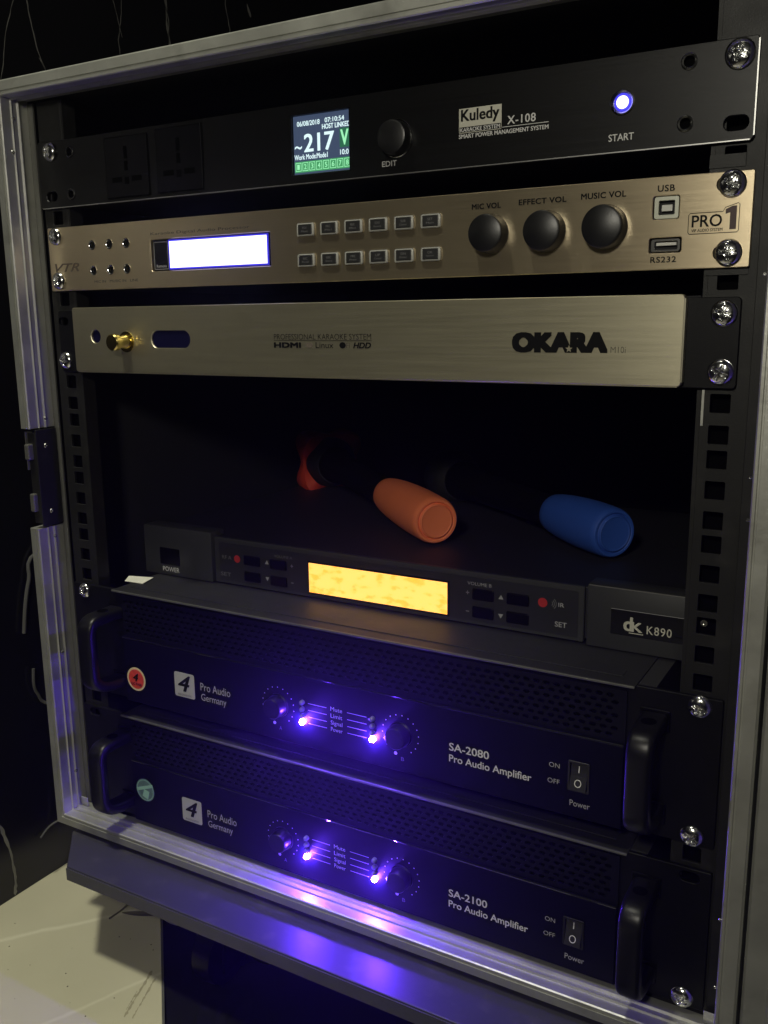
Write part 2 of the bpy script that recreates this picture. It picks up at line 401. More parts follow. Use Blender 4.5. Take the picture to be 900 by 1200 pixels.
vein(lw, [(62, 660), (58, 628), (47, 600), (42, 575), (36, 556)], 0.45)
vein(lw, [(78, 588), (90, 570), (96, 563)], 0.5)
vein(lw, [(176, 680), (174, 645), (168, 622), (170, 600), (160, 580)], 0.5)
vein(lw, [(150, 690), (166, 650), (173, 625)], 0.4)
vein(lw, [(240, 700), (233, 672), (232, 650), (236, 625), (232, 600)], 1.9)
vein(lw, [(228, 680), (235, 655), (233, 630)], 0.7)
vein(lw, [(324, 710), (320, 690), (326, 668), (322, 640)], 0.8)
vein(lw, [(356, 700), (362, 688)], 2.2)
vein(lw, [(-40, -30), (-31, -45), (-24, -72), (-22, -98), (-24, FZ + 1)], 2.0)
vein(lw, [(-60, 20), (-44, -10), (-33, -42)], 1.0)

# ============================================================ FLIGHT CASE
case = thing('flight_case', (232, 200, -28), 'tall black equipment rack case edged in scuffed aluminium, holding all the audio units', 'rack case')
XI0, XI1, ZI0, ZI1 = -20.0, 486.5, -14.5, 531.0
# panels
def panel(x0, x1, y0, y1, z0, z1): return MB().box(x0, x1, y0, y1, z0, z1).build('case_panel', inside, case)
panel(-29, -22, -8, 440, -25, 541); panel(488, 496, -8, 440, -25, 541)
panel(-21.9, 487.9, -8, 440, -25, -16.5); panel(-21.9, 487.9, -8, 440, 532.5, 541); panel(-21.9, 487.9, 432, 440, -16.4, 532.4)
# extruded edge profile: (outward distance from the opening, y)
PROF = [(0.0, -16.8), (0.0, -24.2), (0.6, -25.0), (2.0, -25.0), (2.3, -24.0), (3.1, -24.0), (3.4, -25.2), (9.4, -24.6), (10.6, -23.2), (10.8, -9.0), (2.0, -9.0),
        (2.0, -0.8), (0.4, -0.8), (0.4, -8.6), (-1.0, -9.4), (-1.0, -10.2), (0.4, -11.0), (0.4, -15.4), (-1.2, -16.2)]
def edge_bar(side, t0=None, t1=None, m_=alu):
    vs = []; n = len(PROF)
    for e in (0, 1):
        for (a, y) in PROF:
            if side in 'LR':
                z = (ZI0 - a, ZI1 + a)[e]
                if e == 0 and t0 is not None: z = t0
                if e == 1 and t1 is not None: z = t1
                vs.append(((XI0 - a) if side == 'L' else (XI1 + a), y, z))
            else:
                x = (XI0 - a, XI1 + a)[e]
                vs.append((x, y, (ZI0 - a) if side == 'B' else (ZI1 + a)))
    fs = [tuple(range(n)), tuple(range(2 * n - 1, n - 1, -1))] + [(i, (i + 1) % n, n + (i + 1) % n, n + i) for i in range(n)]
    return MB().add(vs, fs).build('aluminium_edge', m_, case)
edge_bar('T'); edge_bar('B'); edge_bar('R')
edge_bar('L', None, 223.0); edge_bar('L', 299.5, None)
# second profile outside the right edge (the closing lid rail)
mb = MB(); P2 = [(499.0, -9), (499.0, -22.5), (500.5, -24.5), (511, -23.0), (512.5, -25.0), (519, -24.5), (521, -20), (521, -9)]
n = len(P2); mb.add([(x, y, z) for z in (-26, 542) for x, y in P2], [tuple(range(n)), tuple(range(2 * n - 1, n - 1, -1))] + [(i, (i + 1) % n, n + (i + 1) % n, n + i) for i in range(n)])
tag(mb.build('lid_rail', alu, case), 'outer aluminium strip beyond the right edge')
# recessed latch plate in the left edge
mb = MB().box(-19.2, -18.0, -21.5, -2.5, 224.5, 298.5, 0.4).box(-27.0, -19.3, -21.5, -20.3, 227, 296, 0.3)
lp = mb.build('latch_plate', rail_black, case)
MB().box(-27.6, -27.1, -23.5, -12, 268, 297).box(-26.8, -22, -26, -20.4, 276, 288, 1).box(-26.8, -22, -25, -20.4, 236, 250, 1).build('latch_tongue', alu_dull, lp)
for y, z in ((-13, 286), (-12.8, 235.7)): rivet(case, -17.9, y, z, 90)
for y, z in ((-9.8, 306.4), (-10.1, 214.9), (-10.1, 17.1), (-15.1, 518), (-17.9, 495), (-13, 121)): rivet(case, -19.7, y, z, 90, 0.8)
for x, z in ((485.4, 280.2), (485.2, 301), (485.6, 64), (485.5, 23), (485.4, 395)): rivet(case, x, -24.0, z, 0, 0.45)
MB().box(-19.5, -12, -7.5, -6.5, -14, -7, 0.4).build('corner_bracket', alu, case)
MB().box(478, 485.5, -7.5, -6.5, -14, -7, 0.4).build('corner_bracket', alu, case)
# rack rails with square cage-nut holes
HZ = [44.45 * k - 0.0 + d for k in range(-1, 12) for d in (6.35, 22.225, 38.1)]
HZ = [z for z in HZ if -10 < z < 500]
def rail(xc, xa, xb, flip):
    holes = [rrect(xc - 4.9, xc + 4.9, z - 4.7, z + 4.7, 0.5, 1) for z in HZ]
    mb = plate([(xa, -14), (xb, -14), (xb, 530), (xa, 530)], holes, 0.4, 2.4, 0.15)
    q = (xb, xb + 2) if flip > 0 else (xa - 2, xa)
    mb.box(q[0], q[1], 0.5, 12, -14, 530)
    return mb.build('rack_rail', rail_black, case)
rail(0, -13, 10.5, 1); rail(465.1, 455.6, 478.5, -1)
MB().box(-20.4, -15.2, -1.5, 0.3, -14, 530, 0.3).build('side_strip', alu_dull, case)
MB().box(478.8, 486.0, -3.5, -1.0, -14, 530, 0.3).build('side_strip', rail_black, case)
MB().box(-12, 10, 9.0, 9.8, -14, 530).build('rail_hole_shade', void, case)  # dark sheets added to paint the shade behind the rail holes
MB().box(456.4, 478, 9.0, 9.8, -14, 530).build('rail_hole_shade', void, case)
# a bare screw catching the light behind the right rail hole
rivet(case, 463, 6.5, 215.9, 0, 1.2)
mb = MB().box(456.2, 457.4, -0.3, 0.3, 322, 340).build('scratch', alu, case)

# ============================================================ UNIT 1: power sequencer
d1 = thing('power_sequencer', (232, 0, 457.3), 'black rack power sequencer with small colour screen showing 217 V, topmost unit', 'power sequencer')
Y1 = -3.0
holes = [rrect(459.4, 470.6, 461.9, 468.5, 3.2, 5), circ(442.1, 495, 3.0), circ(441.6, 467.3, 3.0), circ(20.8, 493.6, 3.0), circ(19.5, 465.5, 3.0),
         rrect(-6, 5, 462, 468.5, 3.2, 5), rrect(210.2, 251.4, 462.6, 496.2, 0.8, 3), circ(410.8, 480.5, 5.6, 28)]
plate(rrect(-12, 473.2, 457.3, 502.5, 1.6), holes, Y1, 0, 0.35).build('faceplate', seq_black, d1)
MB().add([(-10.5, Y1 - 0.12, 457.45), (471.6, Y1 - 0.12, 457.45), (471.6, Y1 + 2.9, 457.2), (-10.5, Y1 + 2.9, 457.2)], [(0, 1, 2, 3)]).box(-10.5, 471.6, Y1 - 0.15, Y1 + 0.2, 457.1, 457.6).build('bright_edge', mat('bare_edge_and_highlight', (0.45, 0.45, 0.44), 0.35, 0.9), d1)
MB().box(472.9, 473.5, Y1 - 0.1, -0.3, 459, 501).build('bright_edge', MATS['bare_edge_and_highlight'], d1)
MB().box(12, 453, 0.6, 280, 458, 501.5).build('chassis', inside, d1)
for (x, z) in ((442.1, 495), (441.6, 467.3), (20.8, 493.6), (19.5, 465.5)):
    ring_mesh([(3.9, 0), (3.9, 0.5), (3.3, 0.8), (2.6, 0.5), (2.5, -1.5)], x, Y1 - 0.01, z).build('screw_hole_rim', mat('dark_nickel', (0.25, 0.25, 0.24), 0.25, 1), d1, True)
    MB().lathe([(2.8, 0), (2.8, 0.1)], (x, -0.2, z), n=16).build('hole_shade_plug', void, d1)  # dark plug paints the shade down the hole
screw(d1, 465.1, 495.3, Y1, 8, 1.08); screw(d1, 1.2, 495.3, Y1, 30)
def socket(x0, x1, z0, z1):
    s = MB().box(x0, x1, Y1 - 1.2, Y1 - 0.02, z0, z1, 0.6).build('power_socket', plastic, d1)
    cx, cz = (x0 + x1) / 2, (z0 + z1) / 2; y = Y1 - 1.3
    mb = MB()
    for (px, pz, w_, h) in ((cx, cz + 9, 3.2, 8), (cx, cz + 0.5, 3.2, 6), (cx - 9, cz - 8, 9, 3.4), (cx + 9, cz - 8, 9, 3.4), (cx, cz - 9, 4, 4.5)):
        mb.box(px - w_ / 2, px + w_ / 2, y, y + 0.1, pz - h / 2, pz + h / 2)
    mb.build('pin_slot_shade', void, s)  # flat near-black boxes painted as the shade inside the slots
socket(55, 94.5, 459.5, 499); socket(101.5, 141, 459.8, 500)
# screen
MB().box(210.6, 251.0, -1.2, 0.4, 462.9, 495.9).build('screen', tft, d1)
scr = MB().box(209.6, 210.4, Y1 - 0.25, Y1, 462, 496.6).box(251.1, 251.9, Y1 - 0.25, Y1, 462, 496.6).box(209.6, 251.9, Y1 - 0.25, Y1, 496.0, 496.7).build('screen_frame', glossy, d1)
ys = -1.35; X0, X1 = 211.0, 250.8; ZT, ZB = 493.4, 463.9; H = ZT - ZB; Wd = X1 - X0
def sx(t): return X0 + Wd * t
def sz(t): return ZT - H * t
text(d1, '06/08/2018', sx(0.06), sx(0.47), sz(0.115), sz(0.02), ys, tft_w, 0.02)
text(d1, '07:10:54', sx(0.56), sx(0.90), sz(0.10), sz(0.01), ys, tft_w, 0.02)
text(d1, 'HOST LINKED', sx(0.51), sx(1.0), sz(0.22), sz(0.125), ys, tft_w, 0.03)
text(d1, '~', sx(0.01), sx(0.14), sz(0.55), sz(0.485), ys, tft_w, 0.02)
text(d1, '217', sx(0.18), sx(0.72), sz(0.62), sz(0.27), ys, tft_w, 0.03)
MB().add([(sx(0.815), ys + .05, sz(0.60)), (X1, ys + .05, sz(0.60)), (X1, ys + .05, sz(0.24)), (sx(0.815), ys + .05, sz(0.24))], [(0, 1, 2, 3)]).build('screen_patch', mat('screen_dark_green', (0.02,)*3, 0.4, emit=(0.02, 0.14, 0.07), strength=1), d1)
text(d1, 'V', sx(0.83), sx(0.97), sz(0.56), sz(0.27), ys, tft_g2, 0.03)
text(d1, 'Work Mode:Mode1', sx(0.0), sx(0.6), sz(0.755), sz(0.655), ys, tft_w, 0.02)
text(d1, '10:01', sx(0.82), sx(1.0), sz(0.74), sz(0.64), ys, tft_w, 0.02)
MB().add([(X0, ys + .05, sz(1.0)), (X1, ys + .05, sz(1.0)), (X1, ys + .05, sz(0.79)), (X0, ys + .05, sz(0.79))], [(0, 1, 2, 3)]).build('screen_patch', tft_g, d1)
for k in range(8):
    a = 0.015 + k * 0.125; fr = []
    x0, x1, z0, z1 = sx(a), sx(min(a + 0.105, 0.998)), sz(0.975), sz(0.81)
    bars(d1, 'channel_box', [(x0, x1, z0, z0 + .35), (x0, x1, z1 - .35, z1), (x0, x0 + .35, z0, z1), (x1 - .35, x1, z0, z1)], ys, tft_g2)
    text(d1, str(k + 1), x0 + 1.2, x1 - 1.2, z0 + 1, z1 - 1, ys, tft_g2, 0.02)
# knob
MB().lathe([(9.4, 0), (9.2, 6.0), (8.8, 7.2), (7.6, 7.7), (0.01, 7.6)], (282.8, Y1 - 0.02, 476.4), n=56).build('knob', knob_m, d1, True)
MB().lathe([(10.4, 0), (10.4, 0.8), (10.0, 1.2), (9.5, 0.8)], (282.8, Y1 - 0.01, 476.4), n=56).build('knob_ring', MATS['dark_nickel'], d1, True)
text(d1, 'EDIT', 273, 282.6, 461.9, 464.9, Y1 - .12, dimwhite, 0.02)
flat(d1, 'logo_plate', [(321.4, 478.0), (346.2, 478.0), (346.2, 487.4), (321.4, 487.4)], Y1 - 0.1, cream_badge)
bars(d1, 'logo_box', [(321.4, 346.2, 474.9, 475.2), (321.4, 321.7, 474.9, 478), (345.9, 346.2, 474.9, 478)], Y1 - 0.12, cream_badge)
text(d1, 'Kuledy', 322.6, 345.0, 479.0, 486.8, Y1 - .2, blackprint, 0.03)
text(d1, 'KARAOKE SYSTEM', 322.2, 345.4, 475.5, 477.6, Y1 - .14, white, 0.03)
text(d1, 'X-108', 349.6, 365.4, 476.7, 480.9, Y1 - .14, white, 0.02, space=1.1)
text(d1, 'SMART POWER MANAGEMENT SYSTEM', 321.4, 372.5, 472.2, 474.4, Y1 - .14, white, 0.03)
bars(d1, 'logo_line', [(346.8, 372.5, 475.5, 475.8)], Y1 - .14, white)
MB().lathe([(6.0, 0), (6.0, 0.9), (5.3, 1.2), (4.6, 0.6), (4.5, -0.5)], (410.8, Y1 - .01, 480.5), n=40).build('button_ring', MATS['dark_nickel'], d1, True)
sb_ = MB().lathe([(4.4, -2.0), (4.4, 0.1), (4.0, 0.4), (0.01, 0.5)], (410.8, Y1, 480.5), n=32).build('start_button', mat('blue_halo_rim', (0.05, 0.05, 0.3), 0.3, emit=(0.06, 0.05, 1.0), strength=0.8), d1, True)  # weak blue emission paints the halo round the lit core
MB().lathe([(3.1, 0.3), (3.0, 0.8), (0.01, 1.0)], (410.8, Y1, 480.5), n=32).build('lamp', start_lit, sb_, True)
text(d1, 'START', 404.3, 417.0, 462.6, 466.0, Y1 - .12, white, 0.01)

# ============================================================ UNIT 2: karaoke processor, gold face
d2 = thing('karaoke_processor', (232, 0, 400), 'brushed gold rack processor with three black volume knobs and glowing blue-white display', 'karaoke processor')
Y2 = -3.0
J = [(36.2, 430.1), (52.9, 430.1), (69.1, 429.9), (36.0, 412.8), (52.8, 412.8), (68.5, 412.8)]
holes = [circ(x, z, 3.1) for x, z in J] + [rrect(91.4, 191.6, 410.3, 430.9, 0.8, 3), rrect(428.0, 440.9, 423.6, 434.9, 1.4, 4), rrect(426.9, 442.7, 407.5, 415.0, 1.2, 4)]
holes += [rrect(458.0, 470, z - 3.3, z + 3.3, 3.2, 5) for z in (438.15, 406.4)] + [rrect(-6, 5, z - 3.3, z + 3.3, 3.2, 5) for z in (437.6, 406.8)]
plate(rrect(-8.2, 475.0, 399.4, 443.8, 0.9), holes, Y2, 0, 0.3).build('faceplate', gold, d2)
MB().box(12, 453, 0.6, 250, 400, 443).build('chassis', inside, d2)
MB().box(454, 474.4, -0.4, 0.3, 396.0, 399.3).build('bracket_flange', rail_black, d2)
MB().box(453.5, 470, -0.3, 0.3, 446, 452).build('bracket_flange', rail_black, d2)
for z in (438.15, 406.4): screw(d2, 465.3, z, Y2, 20 if z > 420 else 5, 1.0)
screw(d2, 0, 437.6, Y2, 15, 0.95); screw(d2, 0, 406.6, Y2, 50, 0.95)
for x, z in J:
    jr = MB(); nn_ = 28; rp = [(3.3, 0.0), (3.3, 0.35), (2.9, 0.5), (2.5, 0.2), (2.45, -1.8)]
    for r_, t_ in rp: jr.v += [(x + r_ * math.cos(2 * PI * k / nn_), Y2 - t_, z + r_ * math.sin(2 * PI * k / nn_)) for k in range(nn_)]
    jr.f = [(i * nn_ + k, i * nn_ + (k + 1) % nn_, (i + 1) * nn_ + (k + 1) % nn_, (i + 1) * nn_ + k) for i in range(len(rp) - 1) for k in range(nn_)]
    jr.build('jack_rim', chrome, d2, True)
text(d2, 'VTR', -3, 22, 412.8, 418.6, Y2 - .12, brownprint, 0.03, 0.35)
MB().box(91.7, 191.3, -1.4, 0.4, 410.5, 430.7).build('display_window', glossy, d2)
MB().box(106.2, 189.4, -2.0, -1.45, 410.9, 430.3).build('display_glow_rim', mat('blue_border_glow', (0.02, 0.02, 0.2), 0.4, emit=(0.05, 0.035, 0.9), strength=0.6), d2)  # emissive strip painting the blue glow round the display border
MB().box(107.4, 188.3, -2.4, -2.05, 412.0, 429.2).build('lcd_screen', lcd_white, d2)
bars(d2, 'sensor_outline', [(92.8, 105.3, 429.0, 429.3), (92.8, 105.3, 411.4, 411.7), (92.8, 93.1, 411.4, 429.3), (105.0, 105.3, 411.4, 429.3)], -1.55, dimwhite)
text(d2, 'Remote', 94.6, 103.6, 412.6, 414.6, -1.55, dimwhite, 0.01)
bx = [219.2, 236.3, 253.4, 270.3, 287.3, 304.5]
lab = (('EQ/', 'Music'), ('MIC', 'Mic1'), ('FBX', 'Effect'), ('ECHO', 'Reverb'), ('SUB', 'Center'), ('SET', 'Main'), ('REC', 'Recall'), ('ESC', 'Save'), ('PRE', 'Prev'), ('UP', 'Cancel'), ('DN', 'Enter'), ('OK', 'System'))
for r, z in enumerate((430.6, 412.6)):
    for k, x in enumerate(bx):
        fr = MB().box(x - 6.3, x + 6.3, Y2 - 1.5, Y2 - .02, z - 3.9, z + 3.9, 1.2).build('button', btn_ring, d2, True)
        cp = MB().box(x - 5.0, x + 5.0, Y2 - 1.9, Y2 - 1.0, z - 3.0, z + 3.0, 0.4).build('button_cap', btn_cap, fr)
        a_, b_ = lab[r * 6 + k]
        text(fr, a_, x - 1.6, x + 1.6, z + 0.2, z + 1.5, Y2 - 1.96, dim2, 0.0)
        text(fr, b_, x - 2.4, x + 2.4, z - 1.6, z - 0.6, Y2 - 1.96, dim2, 0.0)
for x, z, r in ((340.9, 421.6, 10.1), (372.7, 421.2, 10.4), (404.8, 421.4, 10.8)):
    dx = 0
    MB().lathe([(r + 0.3, 0), (r + 0.4, 1), (r, 1.8), (r - 0.1, 7.6), (r - 0.5, 8.8), (r - 1.6, 9.4), (0.01, 9.5)], (x, Y2 - .02, z), n=72).build('knob', knob_m, d2, True)
text(d2, 'MIC VOL', 329.4, 346.5, 434.9, 437.8, Y2 - .12, blackprint, 0.04, space=1.05)
text(d2, 'EFFECT VOL', 356.8, 383.2, 435.4, 438.3, Y2 - .12, blackprint, 0.04, space=1.05)
text(d2, 'MUSIC VOL', 391.0, 414.4, 435.8, 438.8, Y2 - .12, blackprint, 0.04, space=1.05)
text(d2, 'USB', 430.0, 438.3, 436.8, 439.9, Y2 - .12, blackprint, 0.03, space=1.1)
text(d2, 'RS232', 427.9, 440.6, 402.9, 405.8, Y2 - .12, blackprint, 0.03, space=1.1)
u = plate(rrect(428.4, 440.5, 423.9, 434.6, 1.2), [rrect(430.7, 438.4, 425.9, 432.6, 0.5, 2)], -2.2, 0, 0.2).build('usb_socket', usb_m, d2)
MB().box(432.0, 437.2, -1.6, 0.2, 427.6, 430.6, 0.2).build('contact_block', usb_w, u)
u = plate(rrect(427.6, 442.0, 408.1, 414.4, 1.2), [rrect(429.6, 440.6, 409.2, 413.2, 0.5, 2)], -2.2, 0, 0.2).build('serial_socket', MATS['dark_nickel'], d2)
MB().box(430.2, 440.0, -1.8, 0.2, 411.2, 412.6).build('contact_block', usb_w, u)
o_ = [(445.8, 424.4), (461.4, 425.6), (463.4, 428.4), (468.6, 428.9), (468.8, 416.2), (446.4, 415.8)]
out = rrect(445.6, 469.0, 415.6, 425.6, 1.6)
mb = MB(); L_ = [(446.2, 415.8), (468.4, 415.8), (469.1, 416.6), (469.1, 428.6), (468.4, 429.2), (462.6, 427.4), (461.6, 425.6), (446.4, 425.6), (445.6, 424.8), (445.6, 416.6)]
mb.ribbon([(x, Y2 - .12, z) for x, z in L_ + L_[:1]], 0.16, (0, 1, 0)).build('logo_outline', blackprint, d2)
text(d2, 'PRO', 447.2, 461.4, 418.9, 424.6, Y2 - .12, blackprint, 0.02)
flat(d2, 'numeral', [(464.9, 417.2), (467.9, 417.2), (467.9, 428.0), (465.9, 428.0), (462.8, 426.6), (462.8, 424.4), (464.9, 425.0)], Y2 - .13, mat('dark_red_print', (0.035, 0.006, 0.005), 0.5))
text(d2, 'VIP AUDIO SYSTEM', 447.2, 461.8, 416.7, 418.1, Y2 - .12, blackprint, 0.02)
text(d2, 'Karaoke Digital Audio Processor', 92, 176, 433.3, 435.6, Y2 - .12, brownprint, 0.0)
text(d2, 'MIC IN   MUSIC IN   LINE', 36, 78, 404.2, 405.9, Y2 - .12, brownprint, 0.0)

# ============================================================ UNIT 3: karaoke player, champagne face
d3 = thing('karaoke_player', (232, 0, 341.5), 'champagne metal karaoke player panel lettered OKARA on black rack ears', 'karaoke player')
Y3 = -9.0
holes = [circ(39.3, 367.0, 4.6, 28), rrect(92.5, 127.0, 359.2, 370.8, 5.6, 8)]
plate(rrect(17.0, 447.3, 341.9, 387.2, 1.8), holes, Y3, -4.0, 0.4).build('front_panel', champ, d3)
MB().box(446.9, 447.75, Y3 + 0.15, -4.2, 344.0, 385.2).box(19, 445.5, Y3 + 0.15, -4.2, 341.5, 341.95).build('panel_edge', champ_edge, d3)
for sgn, x0, x1 in ((-1, -4.5, 30), (1, 430, 472.6)):
    hx = 1.0 if sgn < 0 else 465.1
    plate(rrect(x0, x1, 341.1, 385.6, 2.2), [rrect(hx - 5.6, hx + 5.2, z - 3.2, z + 3.2, 3.0, 5) for z in (349.25, 377.8)], Y1, -0.2, 0.3).build('rack_ear', black, d3)
MB().box(12, 453, 0.2, 260, 342.5, 386.5).box(20, 444, -4.0, 0.0, 344, 385).build('chassis', inside, d3)
screw(d3, 465.1, 377.8, Y1, 2, 1.0); screw(d3, 465.1, 349.25, Y1, 40, 1.0); screw(d3, 0.8, 349.4, Y1, 25, 0.95)
MB().lathe([(4.5, -1.2), (0.01, -1.3)], (39.3, Y3, 367.0), n=28).build('indicator_window', ir_glass, d3)
MB().lathe([(7.2, 0), (7.2, 0.5)], (69.2, Y3 - .01, 363.2), n=36).lathe([(5.0, 0), (5.0, 2), (4.4, 3.0), (4.4, 8.6), (5.8, 9.2), (5.8, 12.6), (5.0, 13.4), (0.01, 13.5)], (68.3, Y3 - .02, 363.2), n=36).build('brass_jack', brass, d3, True)
mb = plate(rrect(92.6, 126.9, 359.3, 370.7, 5.5, 8), [], Y3 + 1.0, Y3 + 2.0, 0.1); mb.build('sensor_window', ir_glass, d3)
yp = Y3 - .12
text(d3, 'PROFESSIONAL KARAOKE SYSTEM', 196.5, 267.5, 365.0, 368.4, yp, blackprint, -0.01)
bars(d3, 'logo_line', [(196.3, 267.8, 364.3, 364.55)], yp, blackprint)
text(d3, 'HDMI', 196.3, 217, 359.9, 363.3, yp, blackprint, 0.12)
flat(d3, 'logo_mark', circ(223.2, 361.6, 2.6, 14, 1.7), yp, mat('grey_brown_print', (0.12, 0.10, 0.08), 0.5))
text(d3, 'Linux', 227.9, 240.8, 359.9, 363.4, yp, blackprint, 0.0)
flat(d3, 'logo_mark', circ(247.4, 361.6, 2.3, 16, 1.9), yp, blackprint)
text(d3, 'Fi', 249.9, 252.6, 360.2, 363, yp, MATS['grey_brown_print'], 0.0)
text(d3, 'HDD', 255.0, 267.4, 359.9, 363.3, yp, blackprint, 0.05, 0.25)
text(d3, 'OKARA', 356.6, 409.7, 358.2, 369.1, yp, blackprint, 0.12)
star = []
for k in range(10):
    a = PI / 2 + k * PI / 5; rr = 2.1 if k % 2 == 0 else 0.85; star.append((388.9 + rr * math.cos(a), 360.3 + rr * math.sin(a)))
flat(d3, 'logo_star', star, yp - 0.1, champ)
text(d3, 'M10i', 411.2, 419.0, 358.4, 361.6, yp, mat('thin_grey_print', (0.07, 0.065, 0.045), 0.5), -0.01)

# ============================================================ amplifiers
def amplifier(z0, model, label, sticker, group):
    A = thing('power_amplifier', (232, 0, z0), label, 'amplifier', group)
    Z = lambda r: z0 + r
    slots = [rrect(hx - 5.5, hx + 5.5, Z(h) - 3.2, Z(h) + 3.2, 3.0, 5) for hx in (0.5, 465.1) for h in (6.35, 82.55)]
    plate(rrect(-12.0, 477.0, Z(1.2), Z(87.9), 1.2), slots, -3.0, -0.1, 0.3).build('rack_panel', black, A)
    # lower front panel, proud of the rack panel
    hol = [rrect(395.9, 406.8, Z(18.9), Z(35.8), 0.6, 2)]
    plate(rrect(41, 426.6, Z(1.0), Z(51.6), 0.6), hol, -6.6, -3.1, 0.5).build('front_panel', amp_black, A)
    MB().tube([(41.5, -6.2, Z(52.0)), (426, -6.2, Z(52.0))], 0.65, 10).build('streak_bead', glossy, A, True)  # glossy bead added along the crease to give LED highlight streaks
    # perforated vent strip
    hl = []
    for r in range(7):
        for k in range(61):
            x = 45 + k * 6.2 + (3.1 if r % 2 else 0); zc = Z(57.0 + r * 3.9)
            if x > 421: continue
            hl.append([(x - 2.3, zc), (x - 1.2, zc - 1.15), (x + 1.2, zc - 1.15), (x + 2.3, zc), (x + 1.2, zc + 1.15), (x - 1.2, zc + 1.15)])
    plate([(41, Z(52.0)), (426.6, Z(52.0)), (426.6, Z(84.4)), (41, Z(84.4))], hl, -4.6, -3.5, 0.0).build('vent_grille', mat('vent_grille_black', (0.003, 0.003, 0.008), 0.45, spec=0.2), A)
    MB().box(42, 425.6, -3.4, -3.1, Z(53), Z(84)).build('vent_hole_shade', void, A)  # dark sheet painting the shade behind the perforations
    # chassis with folded lid
    MB().box(33, 441, 0.3, 340, Z(1), Z(87.4)).build('chassis', chassis, A)
    MB().box(33.2, 431, -6.6, 60, Z(87.45), Z(88.4)).build('lid', lip, A)
    MB().box(33.2, 431, -7.2, -5.6, Z(87.2), Z(88.6), 0.3).build('lid_edge', mat('worn_edge', (0.12, 0.12, 0.115), 0.45, 0.5, var=0.5, vscale=(90,)*3), A)
    MB().box(42, 421, 5, 15, Z(88.4), Z(88.9), 0.2).build('lid_seam', lip, A)
    screw(A, 465.1, Z(6.35), -3.0, 12 if z0 > 0 else 33, 0.98); 
    if z0 > 0: screw(A, 465.1, Z(82.55), -3.0, 5, 0.98); screw(A, 0.6, Z(82.55), -3.0, 40, 0.9)
    # handles
    def handle(xc):
        path = [(-3, 70.5), (-12, 70.5), (-21, 70.5), (-27.5, 70.2), (-31.6, 68.2), (-33.7, 64), (-34, 58), (-34, 46), (-34, 33), (-33.7, 27), (-31.6, 22.5), (-27, 19), (-20, 17), (-11, 16), (-3, 15.5)]
        # subdivide
        P = []
        for i in range(len(path) - 1):
            for k in range(3):
                t = k / 3; p0 = path[max(i - 1, 0)]; p1 = path[i]; p2 = path[i + 1]; p3 = path[min(i + 2, len(path) - 1)]
                P.append(tuple(0.5 * (2 * p1[j] + (p2[j] - p0[j]) * t + (2 * p0[j] - 5 * p1[j] + 4 * p2[j] - p3[j]) * t * t + (3 * p1[j] - p0[j] - 3 * p2[j] + p3[j]) * t ** 3) for j in (0, 1)))
        P.append(path[-1]); vs = []; fs = []; n = 20
        for i, (y, z) in enumerate(P):
            q0, q1 = P[max(i - 1, 0)], P[min(i + 1, len(P) - 1)]; t = Vector((0, q1[0] - q0[0], q1[1] - q0[1])).normalized(); nn = Vector((0, t.z, -t.y))
            f = i / (len(P) - 1); hw = 7.4 - 0.5 * math.sin(PI * f); th = 4.5
            for k in range(n):
                a = 2 * PI * k / n; ca, sa = math.cos(a), math.sin(a)
                u_ = math.copysign(abs(ca) ** 0.5, ca) * hw; v_ = math.copysign(abs(sa) ** 0.5, sa) * th
                vs.append(Vector((xc, y, Z(z))) + Vector((1, 0, 0)) * u_ + nn * v_)
        for i in range(len(P) - 1):
            for k in range(n):
                k2 = (k + 1) % n; fs.append((i * n + k, i * n + k2, (i + 1) * n + k2, (i + 1) * n + k))
        fs += [tuple(range(n))[::-1], tuple((len(P) - 1) * n + k for k in range(n))]
        h = MB().add(vs, fs).build('handle', mat('handle_black', (0.005, 0.005, 0.005), 0.36, bump=0.05, bscale=(1500,)*3, rvar=0.05, spec=0.35), A, True)
        MB().lathe([(4.1, -1), (4.1, 0.2), (0.01, 0.21)], (xc, -17.5, Z(75.05)), axis=(0, 0, 1), n=28).build('recess_shade_disc', void, h)  # flat dark disc painted as recess shade, nothing is cut
        for za, zb in ((64, 77), (9, 22)): MB().box(xc - 8.4, xc + 8.4, -4.2, -3.05, Z(za), Z(zb), 0.6).build('handle_foot', plastic, h)
    handle(442.0); handle(34.0)
    yp = -6.75
    # badge
    flat(A, 'badge', rrect(92.2, 111.4, Z(15.2), Z(34.3), 1.6), yp, cream_badge if False else mat('grey_badge', (0.36, 0.36, 0.37), 0.5, var=0.08))
    text(A, '4', 95.6, 107.6, Z(19.8), Z(32.6), yp - .1, blackprint, 0.03, 0.3)
    text(A, 'acoustic', 95.0, 108.2, Z(16.4), Z(18.4), yp - .1, dim2, 0.01, 0.1)
    text(A, 'Pro Audio', 117.2, 144.8, Z(23.9), Z(29.9), yp, dimwhite, 0.0)
    text(A, 'Germany', 117.4, 140.8, Z(14.6), Z(21.6), yp, dimwhite, 0.0)
